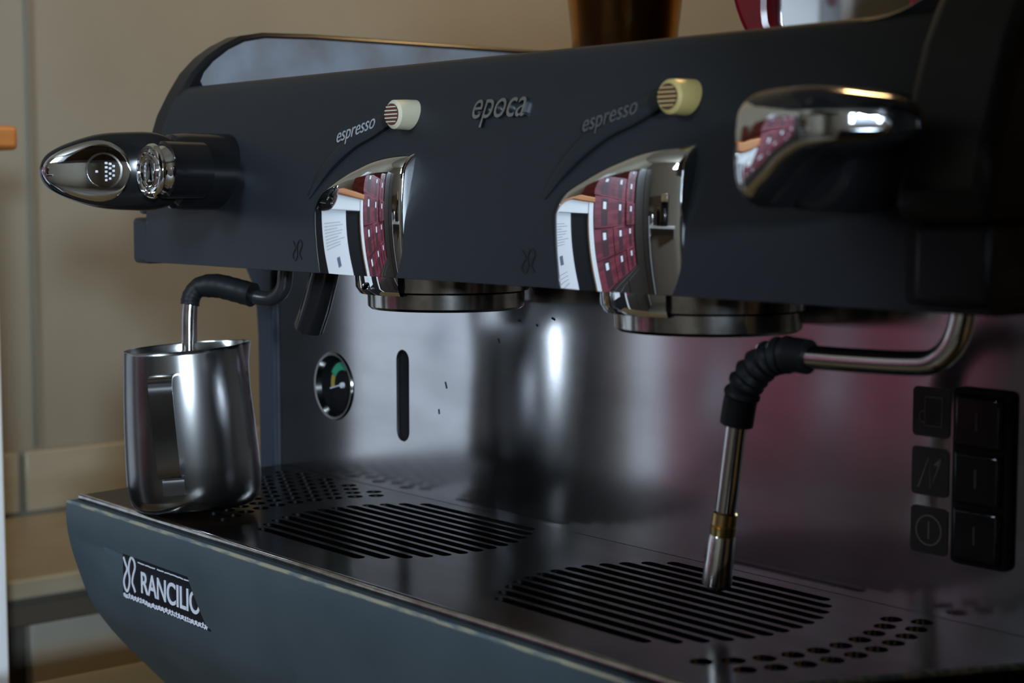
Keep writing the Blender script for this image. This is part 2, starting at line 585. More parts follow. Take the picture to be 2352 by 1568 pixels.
# pressure gauge
g = lathe('pressure_gauge', [(0, .010), (gr + .002, .010), (gr + .002, .0032), (gr - .0022, .0032), (gr - .0022, .0085), (0, .0085)], (gx, D, gz), 'black', mach, axis='Y', n=48)
lathe('bezel', [(gr - .0005, -.0012), (gr + .0014, -.0014), (gr + .0022, -.0002), (gr + .0016, .0001), (gr - .0015, .0030), (gr - .0022, .0030), (gr - .0005, -.0012)], (gx, D, gz), 'steel_jug', g, axis='Y', n=48)


def gp(x, z, h): return Vector((gx + x, D + .0084 - h, gz + z))


def arc(r, a0, a1, n=16): return [(r * math.cos(R(a0 + (a1 - a0) * i / n)), r * math.sin(R(a0 + (a1 - a0) * i / n))) for i in range(n + 1)]


strokes('green_band', [arc(.0145, 150, 72)], .006, 'green', g, gp, .0003)
strokes('amber_band', [arc(.0138, 190, 153)], .0045, 'amberp', g, gp, .0003)
strokes('needle', [[(.004, .0015), (-.0155, -.0035)]], .0009, 'white_print', g, lambda x, y, h: gp(x, y, h + .0012), .0004)
lathe('needle_hub', [(0, -.0022), (.0021, -.0020), (.0023, 0), (0, 0)], (gx, D + .0084, gz), 'white_print', g, axis='Y', n=20)

# pictogram stickers and rocker switches
for k, (z0, z1) in enumerate(((.0903, .1152), (.0607, .0850), (.0312, .0550))):
    st = plate('sticker', rrect(-.5062, -.4840, z0, z1, .0025), [], .0006, .0001, 'XZ', (0, D - .0006, 0), 'sticker', mach)
    cx, cz = -.4951, (z0 + z1) / 2
    P = lambda x, y, h, cx=cx, cz=cz: Vector((cx + x, D - .0006 - h, cz + y))
    if k == 0:
        L = [[(-.0035, .0075), (.0065, .0075), (.0065, -.0070), (-.0035, -.0070), (-.0035, .0075)],
             [(-.0036, .0005), (-.0062, -.0002), (-.0072, -.0028), (-.0058, -.0052), (-.0036, -.0054)]]
    elif k == 1:
        L = [[(-.0068, -.0085), (-.0005, .0075), (.0005, -.0088), (.0058, .0045)], [(.0028, .0035), (.0070, .0075)], [(.0055, .0028), (.0070, .0075)], [(.0042, .0032), (.0070, .0072)]]
    else:
        L = [arc(.0075, 0, 360, 28), [(0, .0045), (0, -.0045)]]
    strokes('pictogram', L, .0007 if k != 1 else .0008, 'sticker_line', st, P, .0002)
sw = plate('switch_frame', rrect(-.4800, -.4475, .0300, .1172, .003), [], .004, .001, 'XZ', (0, D - .004, 0), 'black', mach)
for k in range(3):
    z0 = .0325 + k * .0278
    box('rocker', -.4770, -.4505, D - .0075, D - .0035, z0, z0 + .0262, 'knob', sw, bevel=.002)
    box('rocker_mark', -.4642, -.4634, D - .0078, D - .0074, z0 + .009, z0 + .018, 'print_dim', sw, bevel=0)

# drip tray plate with real slots and holes
C1, C2, CYT = -.8420, -.6045, .6055
holes = []
for cx in (C1, C2):
    for i in range(13):
        y = .5400 + i * .0108
        hw = math.sqrt(max(.0870 ** 2 - (y - CYT) ** 2, 0))
        holes.append(slot(cx - hw, cx + hw, y, .0074))
# hole fields outside the rings
for cx, sgn in ((C2, 1), (C1, -1)):
    for ring in range(2 if sgn > 0 else 12):
        rr = .1185 + .0150 * ring
        stp = .0150 / rr
        k = -8
        while k <= 8:
            a = (k + (.5 if ring % 2 else 0)) * stp
            x, y = cx + sgn * rr * math.cos(a), CYT + rr * math.sin(a)
            if .535 < y < .672 and (sgn > 0 and x < -.455 or sgn < 0 and x > -1.074):
                holes.append(circle(x, y, .0056, 16))
            k += 1
outl = [(-1.0815, .5055), (-.4765, .5055), (-.3990, D - .0005), (-1.1050, D - .0005), (-1.0965, .60)]
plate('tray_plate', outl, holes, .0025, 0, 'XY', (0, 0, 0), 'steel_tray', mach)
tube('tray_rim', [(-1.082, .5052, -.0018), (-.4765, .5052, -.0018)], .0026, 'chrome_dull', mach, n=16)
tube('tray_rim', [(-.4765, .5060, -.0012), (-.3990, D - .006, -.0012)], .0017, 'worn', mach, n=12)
V, F = boxes_data([(-1.075, -.44, .5120, D - .004, -.040, -.036)])
mk('drip_tub', V, F, 'cavity', mach, smooth=0)
box('tub_wall', -1.076, -.44, .5085, .5115, -.040, -.0035, 'cavity', mach, bevel=0)

# curved front panel with badge pocket
DP = [(-.0035, .4955), (-.013, .4947), (-.0288, .4963), (-.0483, .5014), (-.0783, .5122), (-.0938, .5220), (-.107, .5319), (-.1339, .5556), (-.149, .5694)]
DP = sorted(DP)


def dpy(z): return smooth_interp(DP, z)


zs = [-.0035, -.008, -.013, -.018, -.0230, -.0275, -.033, -.039, -.045, -.051, -.057, -.0620, -.068, -.075, -.083, -.092, -.101, -.111, -.122, -.134, -.149]
i0, i1 = 5, 11
PX0, PX1 = -1.0855, -.474


def hx(z):   # slanted right edge of the pocket
    t = (-.0275 - z) / (.0345)
    return -.9135 + .0075 * t


rows = []
V, F = [], []
for i, z in enumerate(zs):
    t = min(max((-.0275 - z) / .0345, 0), 1)
    xs = [PX0, -1.0300, -.9135 + .0075 * t, PX1]
    rows.append(len(V))
    for x in xs: V.append((x, dpy(z), z))
for i in range(len(zs) - 1):
    for j in range(3):
        if j == 1 and i0 <= i < i1: continue
        F.append((rows[i] + j, rows[i] + j + 1, rows[i + 1] + j + 1, rows[i + 1] + j))
nb = len(V)
PF = .5058
# pocket: floor, left ramp, top and right walls
fl = []
for i in range(i0, i1 + 1):
    z = zs[i]
    t = (-.0275 - z) / .0345
    dep = max(PF, dpy(z) + .0001)
    fl.append(len(V))
    V.append((-1.0205, dep, z - .001 * (i == i0)))
    V.append((-.9135 + .0075 * t, dep, z))
for q in range(len(fl) - 1):
    i = i0 + q
    F.append((fl[q], fl[q] + 1, fl[q + 1] + 1, fl[q + 1]))
    F.append((rows[i] + 1, fl[q], fl[q + 1], rows[i + 1] + 1))
    F.append((fl[q] + 1, rows[i] + 2, rows[i + 1] + 2, fl[q + 1] + 1))
F.append((rows[i0] + 1, rows[i0] + 2, fl[0] + 1, fl[0]))
F.append((rows[i1] + 1, fl[-1], fl[-1] + 1, rows[i1] + 2))
# ends, underside
n_end = len(zs)
for side, x in ((0, PX0), (3, PX1)):
    e = len(V)
    for z in zs: V.append((x, dpy(z) + .012, z))
    for i in range(n_end - 1): F.append((rows[i] + side, rows[i + 1] + side, e + i + 1, e + i))
fp = mk('front_panel', V, F, 'drip', mach, smooth=40)
tube('worn_edge', [(PX0 + .001, .4962, -.0040), (PX1, .4962, -.0040)], .0014, 'worn', fp, n=10)
box('panel_top', PX0, PX1, .4968, .5045, -.0062, -.0040, 'drip', fp, bevel=0)
box('base_tub', -1.074, -.40, .60, D + .01, -.148, -.042, 'black', mach)

# badge
BP = lambda x, y, h: Vector((x, PF - .0002 - h, y))
V = [BP(-1.0200, -.0290, .0004), BP(-.907, -.0290, .0004), BP(-.902, -.0618, .0004), BP(-1.0205, -.0618, .0004)]
V += [BP(-1.0200, -.0290, 0), BP(-.907, -.0290, 0), BP(-.902, -.0618, 0), BP(-1.0205, -.0618, 0)]
bdg = mk('badge', V, [(0, 1, 2, 3), (7, 6, 5, 4), (0, 4, 5, 1), (1, 5, 6, 2), (2, 6, 7, 3), (3, 7, 4, 0)], 'badge', fp, smooth=0)
BL = lambda x, y, h: BP(x, y, h + .0005)
text('lettering', 'RANCILIO', .0205, 'white_print', bdg, lambda x, y, z: BL(-.9945 + x, -.0537 + y, z + .0003), .0004, width=.88, bold=.00025, spacing=.98)
lg_pts = [(310, 370), (345, 470), (375, 560), (330, 650), (310, 740), (335, 840), (375, 875), (410, 800), (420, 700), (405, 580), (420, 470), (460, 400), (510, 460), (525, 560), (490, 660), (470, 760), (500, 850), (525, 915)]
lg_w = [(-1.0195 + (x - 300) / 225 * .0172, -.0335 - ((y - 360) - (x - 310) * .42) / 520 * .0245) for x, y in lg_pts]
strokes('emblem', [[(p.x, p.y) for p in catmull([(a, b, 0) for a, b in lg_w], 5)]], .0019, 'white_print', bdg, BL, .0003)
wl = []
rs = random.Random(3)
x = -1.0195
while x < -.908:
    w = rs.uniform(.002, .006)
    wl.append([(x, -.0608 + rs.uniform(0, .0007)), (x + w * .5, -.0602 + rs.uniform(0, .0016)), (x + w, -.0608 + rs.uniform(0, .0007))])
    x += w * .93
strokes('worn_print', wl, .0026, 'white_print', bdg, BL, .0002)
wl = []
x = -.998
while x < -.925:
    w = rs.uniform(.003, .008)
    wl.append([(x, -.0345 + rs.uniform(0, .0006)), (x + w, -.0345 + rs.uniform(0, .0006))])
    x += w + rs.choice((0, 0, .001, .003))
strokes('worn_print', wl, .0008, 'white_print', bdg, BL, .0002)

# ---- groups
GX = (-.8160, -.5930)


ZT = [(-.0465, .188), (-.0440, .197), (-.0410, .2034), (-.0365, .2087), (-.0315, .2126), (-.0190, .2178), (-.007, .2224),
      (.0065, .2269), (.019, .2308), (.032, .2331), (.0465, .2344), (.05, .2345)]


def cover_y(x, z):      # shallow dome, flattest towards the left of the cover
    return .5512 + ((x - .005) ** 2 + (z - .199) ** 2) / (2 * .21) + .0027 * max(0, (x - .005) / .04) ** 3


for gi, x0 in enumerate(GX):
    V, F = [], []
    colsx = [(-.0410, (-.0030, .030)), (-.0410, (-.0030, .012)), (-.0410, (-.0027, .0065)), (-.0410, (-.0020, .0030)), (-.0410, (-.0010, .0009))]
    nA, nZ = 40, 16
    colsx += [(-.0410 + .0860 * i / nA, (0, 0)) for i in range(nA + 1)]
    colsx += [(.0450, (.0009, .0006)), (.0450, (.0015, .0018)), (.0450, (.0018, .0042)), (.0450, (.0018, .020))]
    for x, (dx, dy) in colsx:
        zt = smooth_interp(ZT, x + dx)
        fil = interp([(-.05, .0030), (-.03, .0035), (0, .0060), (.02, .0095), (.05, .0125)], x)
        zr = zt - fil
        for j in range(nZ + 1):
            z = .1632 + (zr - .1632) * j / nZ
            V.append((x0 + x + dx, cover_y(x, z) + dy, z))
        y_r = cover_y(x, zr)
        for q in (1, 2, 3, 4):
            ang = q / 4 * math.pi / 2 * .55
            V.append((x0 + x + dx, y_r + dy + fil * 1.15 * (1 - math.cos(ang)) / (1 - math.cos(math.pi / 2 * .55)) * .62, zr + fil * math.sin(ang) / math.sin(math.pi / 2 * .55)))
        V.append((x0 + x + dx, y_r + dy + .03, zt + .001))
    p = nZ + 6
    for i in range(len(colsx) - 1):
        for j in range(p - 1): F.append((i * p + j, (i + 1) * p + j, (i + 1) * p + j + 1, i * p + j + 1))
    mk('group_cover', V, F, 'chrome', mach, smooth=70)
    # bayonet collar and portafilter ring below
    yc = .626
    lathe('group_collar', [(.050, .150), (.0535, .1505), (.0560, .1545), (.0565, .166), (.050, .166), (.050, .150)], (x0, yc, 0), 'chrome', mach, n=60, a0=120, a1=292)
    lathe('group_body', [(0, .1525), (.0515, .1525), (.0525, .166), (0, .166)], (x0, yc, 0), 'chrome_dull', mach)
    gb = lathe('basket_ring', [(.040, .1445), (.0405, .1412), (.0465, .1408), (.0485, .1425), (.0488, .1512), (.0470, .1524), (.040, .1524), (.040, .1445)], (x0, yc, 0), 'chrome_dull', mach)
    lathe('shower_screen', [(0, .1460), (.0398, .1460), (.0398, .1500), (0, .1500)], (x0, yc, 0), 'pipe_dark', gb)
    # raised swoosh with the word on it
    lo = [(.0245, .2540), (.0130, .2492), (.0020, .2445), (-.0140, .2390), (-.0300, .2300), (-.0440, .2195), (-.0565, .2080)]
    hi = [(.0265, .2645), (.0120, .2620), (-.0040, .2575), (-.0210, .2510), (-.0370, .2410), (-.0510, .2275), (-.0600, .2110)]
    lo = catmull([(a, b, 0) for a, b in lo], 6)
    hi = catmull([(a, b, 0) for a, b in hi], 6)
    V, F = [], []
    for i, (a, b) in enumerate(zip(lo, hi)):
        e = min(1, (i + .4) / 3.0) ** .5
        mid = (a + b) / 2
        fade = max(0, 1 - max(0, i - 26) / 12)
        for t, h in ((0, -.0005), (.02, .0022), (.12, .0030), (.5, .0032), (.88, .0026 if i < 8 else .0014), (1, -.0005)):
            q = mid + (a.lerp(b, t) - mid) * e
            V.append((x0 + q.x, fy(q.y) - h * fade - (.0002 if h > 0 else 0), q.y))
    m_ = len(lo)
    for i in range(m_ - 1):
        for j in range(5): F.append((i * 6 + j, i * 6 + j + 1, (i + 1) * 6 + j + 1, (i + 1) * 6 + j))
    F.append(tuple(range(6)))
    sw_ = mk('swoosh_label', V, F, 'head', mach, smooth=50)

    def sp_(x, y, z, x0=x0):
        s = math.radians(12.5)
        X = -.0335 + x * math.cos(s) - y * math.sin(s) * .3
        Z = .2420 + x * math.sin(s) + y
        return Vector((x0 + X, fy(Z) - .0034 - z, Z))
    text('lettering', 'espresso', .0128, 'print' if gi == 0 else 'print_dim', sw_, sp_, .0003, shear=.05, width=.86)
    # push button with slotted face
    bx_, bz_ = x0 + .0345, .2568
    bt = lathe('push_button', [(0, -.0105), (.0068, -.0105), (.0083, -.0092), (.0088, 0), (.0088, .006), (0, .006)], (bx_, fy(bz_) - .003, bz_), 'ivory' if gi == 0 else 'ivory_y', mach, axis='Y', n=32)
    lathe('button_face', [(0, -.0003), (.0062, -.0003), (.0062, .0006), (0, .0006)], (bx_, fy(bz_) - .0138, bz_), 'maroon', bt, axis='Y', n=28)
    for q in range(5):
        zz = bz_ - .0042 + q * .0021
        hw = math.sqrt(.0060 ** 2 - (zz - bz_) ** 2)
        box('button_bar', bx_ - hw, bx_ + hw, fy(bz_) - .0148, fy(bz_) - .0138, zz - .00035, zz + .00035, 'ivory' if gi == 0 else 'ivory_y', bt, bevel=0)
    # small dark maker's emblem beside the cover
    ep = [((a + 1.011) * .62 , (b + .045) * .52) for a, b in lg_w]
    strokes('emblem', [[(p.x, p.y) for p in catmull([(a, b, 0) for a, b in ep], 4)]], .0010, 'print_dark', mach,
            lambda x, y, h, x0=x0: Vector((x0 - .0655 + x, fy(.176 + y) - .0002 - h, .176 + y)), .0003)

# maker's word on the head
text('lettering', 'epoca', .0225, 'chrome_letter', mach, lambda x, y, z: Vector((-.7225 + x, fy(.2525 + y) - .0012 - z, .2525 + y)), .0022, shear=.16, width=.86)


# ---- steam knobs
def knob(hub, a, nrm, face_y, bodyx, UP, LO, Wd, CH, emblem, ex=2.6):
    """UP/LO: outline above and below the lever axis, Wd: half thickness, CH: chrome inlay (s, low, high)"""
    a = Vector(a).normalized()
    nrm = Vector(nrm).normalized()
    hub = Vector(hub)
    zv = Vector((0, 0, 1))
    s0, s1 = UP[0][0], UP[-1][0]

    def sect(s):
        u, l = smooth_interp(UP, s), smooth_interp(LO, s)
        return (u + l) / 2, max((u - l) / 2, .0004), max(smooth_interp(Wd, s), .0004)

    def flank(s, v):
        c, h, w = sect(s)
        u = min(abs(v - c) / h, .999)
        return w * (1 - u ** ex) ** (1 / ex)
    root = tube('steam_knob', [(bodyx, face_y + .008, hub.z), (bodyx, hub.y + .014, hub.z), (bodyx, hub.y + .006, hub.z), (bodyx, hub.y + .003, hub.z)],
                [.0258, .0256, .0245, .0215], 'knob', mach, n=40)
    V, F = [], []
    ns, nc = 48, 40
    for i in range(ns + 1):
        s = s0 + (s1 - s0) * i / ns
        zc, h, w = sect(s)
        for j in range(nc):
            t = 2 * math.pi * j / nc
            c, q = math.cos(t), math.sin(t)
            V.append(hub + a * s + nrm * (w * math.copysign(abs(c) ** (2 / ex), c)) + zv * (zc + h * math.copysign(abs(q) ** (2 / ex), q)))
    for i in range(ns):
        for j in range(nc): F.append((i * nc + j, i * nc + (j + 1) % nc, (i + 1) * nc + (j + 1) % nc, (i + 1) * nc + j))
    F += [tuple(range(nc)), tuple(range(ns * nc, ns * nc + nc))]
    mk('lever', V, F, 'knob', root, smooth=60)
    V, F = [], []
    ns, nc = 40, 18
    for i in range(ns + 1):
        s = CH[0][0] + (CH[-1][0] - CH[0][0]) * i / ns
        lo, hi = smooth_interp([(q[0], q[1]) for q in CH], s), smooth_interp([(q[0], q[2]) for q in CH], s)
        for j in range(nc + 1):
            v = lo + (hi - lo) * j / nc
            edge = 1 - abs(-1 + 2 * j / nc) ** 10
            V.append(hub + a * s + nrm * (flank(s, v) + .0012 * edge - .0003) + zv * v)
    for i in range(ns):
        for j in range(nc): F.append((i * (nc + 1) + j, i * (nc + 1) + j + 1, (i + 1) * (nc + 1) + j + 1, (i + 1) * (nc + 1) + j))
    mk('chrome_inlay', V, F, 'chrome', root, smooth=60)
    if emblem:
        E = lambda x, y, h: hub + a * (.0375 + x) + nrm * (flank(.0375 + x, y) + .0009 + h) + zv * y
        strokes('emblem_ring', [arc(.0112, 0, 360, 36)], .0012, 'chrome_dull', root, E, .0008)
        dots = [[(x - .0007, y), (x + .0007, y)] for x, y in [(-.0015, .005), (-.0015, .0022), (-.0015, -.0006), (-.0015, -.0034), (-.0015, -.006), (-.004, .0045), (-.004, .0016), (-.004, -.0018), (-.004, -.005), (-.0062, .003), (-.0062, 0), (-.0062, -.003), (.0045, -.0005)]]
        strokes('emblem_dots', dots, .0014, 'white_print', root, E, .0012)
    return root


UPL = [(-.016, .006), (-.012, .0150), (-.005, .0215), (.006, .0252), (.02, .0257), (.042, .0240), (.0615, .0180), (.073, .0120), (.0775, .0070), (.0795, .0015)]
WL = [(-.016, .004), (-.010, .010), (0, .0140), (.02, .0160), (.045, .0150), (.0615, .0120), (.073, .0080), (.0775, .0045), (.0795, .001)]
CHL = [(s, -c, c) for s, c in [(.0205, .0005), (.0225, .0095), (.028, .0160), (.036, .0200), (.0455, .0203), (.0585, .0165), (.070, .0108), (.0755, .0055), (.0775, .0005)]]
UPR = [(-.0115, .008), (-.010, .0150), (-.006, .0215), (0, .0240), (.02, .0248), (.035, .0235), (.05, .0205), (.060, .0180), (.066, .0140), (.0685, .0085)]
LOR = [(-.0115, -.006), (-.010, -.0140), (-.006, -.0210), (0, -.0235), (.0128, -.0160), (.0213, -.0095), (.032, -.0040), (.0447, -.0020), (.058, .0010), (.066, .0040), (.0685, .0065)]
WR = [(-.0115, .012), (-.009, .0190), (-.004, .0238), (.004, .0257), (.012, .0271), (.02, .0281), (.03, .0285), (.036, .0277), (.042, .0248), (.05, .0172), (.057, .0095), (.062, .0052), (.0685, .0010)]
CHR = [(-.0100, -.0110, .0115), (-.0085, -.0160, .0165), (-.005, -.0190, .0195), (0, -.0210, .0190), (.005, -.0165, .0172), (.0128, -.0115, .0162), (.0213, -.0052, .0150), (.032, -.0006, .0142),
       (.0447, .0012, .0140), (.0533, .0028, .0136), (.058, .0052, .0115), (.0595, .0078, .0088)]
kn = knob((-.988, .5245, .2262), (-.50, -.866, 0), (.866, -.50, 0), .572, -.990, UPL, [(q, -v) for q, v in UPL], WL, CHL, True)
CAPX, CAPY, CAPZ = -.9600, .5010, .2258
lathe('collar_sleeve', [(.0185, .040), (.0185, .0125), (.0165, .0108), (.0120, .0108)], (CAPX - .009, CAPY, CAPZ + .001), 'knob', kn, axis='Y', n=40)
lathe('collar', [(.0160, .0120), (.0152, .0095), (.0128, .0060), (.0125, .001)], (CAPX - .007, CAPY, CAPZ + .001), 'chrome', kn, axis='Y', n=40)
lathe('end_cap', [(0, -.0014), (.0095, -.0014), (.0102, -.0026), (.0112, -.0026), (.0118, -.0014), (.0136, -.0012), (.0142, -.0024), (.0160, -.0026), (.0172, -.0014), (.0176, .0006), (.0160, .0018), (0, .0018)], (CAPX, CAPY, CAPZ), 'chrome', kn, axis='Y', n=48)
strokes('cap_emblem', [[(.0055 * math.cos(t * .45) * (1 - t * .03), .0065 * math.sin(t * .8)) for t in range(0, 18)]], .0014, 'chrome_dull', kn, lambda x, y, h: Vector((CAPX + x, CAPY - .0013 - h, CAPZ + y)), .0007)
knob((-.4480, .5165, .2285), (1, -.02, 0), (.02, -1, 0), .572, -.440, UPR, LOR, WR, CHR, False, 3.6)

# ---- hot water spout and steam wands
tube('water_spout', [(-.9085, .600, .172), (-.9135, .600, .158), (-.9215, .599, .138), (-.9295, .598, .1225), (-.9300, .598, .1212)], [.0095, .0095, .0098, .0100, .0088], 'knob', mach, n=28)
pth = catmull([(-.961, .600, .170), (-.961, .600, .158), (-.963, .599, .147), (-.972, .596, .1405), (-.984, .590, .1410), (-.999, .5835, .1445), (-1.004, .580, .1455)], 6)
wand = tube('steam_wand', pth, .0052, 'pipe_dark', mach, n=20)
sl = catmull([(-.984, .588, .1425), (-.997, .582, .1455), (-1.008, .574, .1482), (-1.0165, .5650, .1470), (-1.0195, .5605, .1410), (-1.0197, .5592, .1350)], 6)
tube('rubber_sleeve', sl, [.0082 + (.0003 if i % 3 == 0 else 0) - min(.0018, .0003 * max(0, i - 14)) for i in range(len(sl))], 'rubber', wand, n=24)
tube('wand_tip', catmull([(-1.0196, .5595, .1370), (-1.0190, .5580, .120), (-1.0165, .5560, .0700), (-1.014, .555, .040)], 5), .0054, 'chrome_dull', wand, n=24)

pth = catmull([(-.4190, .600, .172), (-.4193, .600, .158), (-.4240, .600, .146), (-.4330, .600, .1385), (-.446, .600, .1365), (-.475, .600, .1355), (-.5055, .600, .1350), (-.515, .600, .1350)], 8)
wand = tube('steam_wand', pth, .0056, 'pipe', mach, n=24)
sl = catmull([(-.5040, .600, .1350), (-.5150, .600, .1352), (-.5270, .600, .1325), (-.5385, .600, .1240), (-.5450, .600, .1135), (-.5485, .600, .0985)], 9)
rr = []
for i in range(len(sl)):
    t = i / (len(sl) - 1)
    r0 = .0083
    if .18 < t < .82: r0 += .0010 * math.sin(i * 1.45)
    rr.append(r0)
tube('rubber_sleeve', sl, rr, 'rubber', wand, n=28)
tube('wand_tip', [(-.5475, .600, .1040), (-.5500, .600, .0880), (-.5551, .600, .0535)], .0052, 'pipe', wand, n=28)
d = Vector((-.0054, 0, -.0373)).normalized()
p0 = Vector((-.5551, .600, .0535))
tube('nozzle_collar', [p0 - d * .001, p0, p0 + d * .006, p0 + d * .0066, p0 + d * .0068, p0 + d * .0118], [.0050, .0062, .0064, .0056, .0066, .0064], 'brass', wand, n=28)
tube('nozzle', [p0 + d * .0110, p0 + d * .012, p0 + d * .0345, p0 + d * .0372, p0 + d * .0373, p0 + d * .0395], [.0062, .0067, .0076, .0076, .0052, .0046], 'pipe', wand, n=28)

# ------------------------------------------------------------------ milk jug
JB = Vector((-.9800, .5400, .0033))
jug = empty('milk_jug', JB)
tag(jug, 'brushed steel milk jug on the drip tray with the steam wand inside', 'jug')
pr = [(0, .0012), (.034, .0012), (.0365, .0004), (.0395, .0012), (.0425, .0045), (.0440, .0100), (.0446, .0200), (.0443, .0330), (.0433, .0550), (.0420, .0750), (.0405, .0930), (.0395, .1040), (.0393, .1065),
      (.0389, .1068), (.0386, .1060), (.0395, .0930), (.0412, .0750), (.0425, .0550), (.0434, .0330), (.0434, .0120), (.0400, .0050), (0, .0040)]
jb = lathe('body', pr, JB, 'steel_jug', jug, n=96, uv=True, smooth=50)
HD = Vector((.80, -.60, 0)).normalized()
HT = Vector((-HD.y, HD.x, 0))
for v in jb.data.vertices:
    q = v.co - JB
    h = q.z
    rad = Vector((q.x, q.y, 0))
    if h > .07 and rad.length > .01:
        f = max(0, (rad.normalized().dot(Vector((.10, .995, 0))) - .80) / .2) ** 1.5 * ((h - .07) / .037) ** 2
        v.co += rad.normalized() * .008 * f
# strap handle: a bent steel band
hp = [(.0405, .0925), (.048, .0930), (.058, .0932), (.0635, .0918), (.0660, .0870), (.0658, .078), (.0645, .063), (.0625, .047), (.0600, .034), (.0570, .0290), (.0500, .0270), (.0446, .0268), (.0456, .0245), (.0458, .0150)]
hp = [(p.x, p.y) for p in catmull([(a, b, 0) for a, b in hp], 5)]
V, F = [], []
off = -.0065
for i, (r, z) in enumerate(hp):
    a, b = hp[max(i - 1, 0)], hp[min(i + 1, len(hp) - 1)]
    t = Vector((b[0] - a[0], b[1] - a[1])).normalized()
    nn = Vector((-t.y, t.x)) * .0007
    hw = interp([(.0, .0078), (.6, .0072), (1, .0070)], i / len(hp))
    for s, o_ in ((-1, 1), (1, 1), (1, -1), (-1, -1)):
        V.append(JB + HD * (r + nn.x * o_) + Vector((0, 0, z + nn.y * o_)) + HT * (s * hw + off))
for i in range(len(hp) - 1):
    for j in range(4): F.append((i * 4 + j, i * 4 + (j + 1) % 4, i * 4 + 4 + (j + 1) % 4, i * 4 + 4 + j))
F += [(0, 1, 2, 3), (len(V) - 1, len(V) - 2, len(V) - 3, len(V) - 4)]
mk('handle', V, F, 'steel_jug', jug, smooth=40)
jug.rotation_mode = 'QUATERNION'
from mathutils import Quaternion
jug.rotation_quaternion = Quaternion((fh.x, fh.y, 0), R(-3.8))

# ------------------------------------------------------------------ things on top of the machine
bt = empty('amber_jar', (-.960, .915, .2852))
tag(bt, 'amber glass jar with dark contents behind the top of the machine', 'jar')
lathe('glass', [(0, 0), (.036, 0), (.039, .003), (.040, .02), (.0425, .055), (.046, .085), (.046, .12), (.036, .14), (.022, .15), (.022, .175), (.019, .175), (.019, .15), (.033, .138), (.043, .118), (.043, .085), (.0395, .055), (.037, .02), (.035, .004), (0, .004)], (-.960, .915, .2852), 'amber_glass', bt)
lathe('contents', [(0, .0045), (.032, .0045), (.034, .02), (.0365, .055), (.0395, .10), (0, .10)], (-.960, .915, .2852), 'dark_liquid', bt)
mr = empty('round_mirror', (-.735, .925, .2850))
tag(mr, 'red framed mirror standing on top of the espresso machine', 'mirror')
out = circle(-.752, .3855, .1005, 64)
inn = rrect(-.812, -.689, .315, .455, .03)
plate('frame', out, [inn], .022, .006, 'XZ', (0, .915, 0), 'red_frame', mr)
plate('glass', rrect(-.8125, -.6885, .3145, .4555, .03), [], .004, .0003, 'XZ', (0, .925, 0), 'mirror', mr)

# ------------------------------------------------------------------ unseen coffee grinder, added to shade the machine's right end
gd = empty('added_shade_grinder', (-.05, .385, CT))
tag(gd, 'unseen black coffee grinder added to shade the right end of the espresso machine', 'grinder')
box('base', -.16, .06, .27, .50, CT + .0005, CT + .06, 'side', gd, bevel=.012, seg=3)
box('body', -.155, .055, .275, .495, CT + .0605, .20, 'side', gd, bevel=.015, seg=3)
box('dosing_chute', -.09, -.01, .245, .2745, .06, .14, 'knob', gd, bevel=.008)
lathe('hopper', [(.05, .2005), (.052, .22), (.098, .30), (.102, .46), (.098, .46), (.094, .302), (.048, .222), (.046, .2005)], (-.05, .385, 0), 'knob', gd, n=40)
lathe('lid', [(0, .4605), (.103, .4605), (.103, .475), (.02, .482), (.018, .50), (0, .50)], (-.05, .385, 0), 'side', gd, n=40)

# ------------------------------------------------------------------ white partition frame at the left
pt = empty('partition_frame', (-1.425, .25, FZ))
tag(pt, 'white partition frame with an orange wooden cap left of the machine', 'partition')
box('post', -1.452, -1.402, .535, .582, FZ + .002, .2495, 'white', pt)
box('post', -1.452, -1.402, -.030, .015, FZ + .002, .2495, 'white', pt)
box('rail', -1.447, -1.407, .0155, .5345, .205, .2495, 'white', pt)
box('rail', -1.447, -1.407, .0155, .5345, -.42, -.38, 'white', pt)
box('infill_board', -1.440, -1.421, .0155, .5345, -.3795, .2045, 'black', pt, bevel=0)
box('cap', -1.460, -1.394, -.04, .600, .250, .271, 'orange_wood', pt, bevel=.004)
ps = empty('paper_notice', (-1.42, .29, -.08))
tag(ps, 'white printed paper notice hanging in the white partition frame', 'notice')
box('sheet', -1.4195, -1.4175, .180, .405, -.085, .2045, 'paper', ps, bevel=0)
PL = lambda x, y, h: Vector((-1.4174 + h, .395 - x, y))
strokes('print', [[(.01, .17 - i * .008), (.01 + (.15 + .03 * math.sin(i * 2.3)), .17 - i * .008)] for i in range(9)], .0012, 'ink', ps, PL, .0003)
strokes('picture', [[(.09, .06), (.12, .06)]], .028, 'ink', ps, PL, .0003)
strokes('print', [[(.06, .02 - i * .012), (.14, .02 - i * .012)] for i in range(4)], .0012, 'ink', ps, PL, .0003)

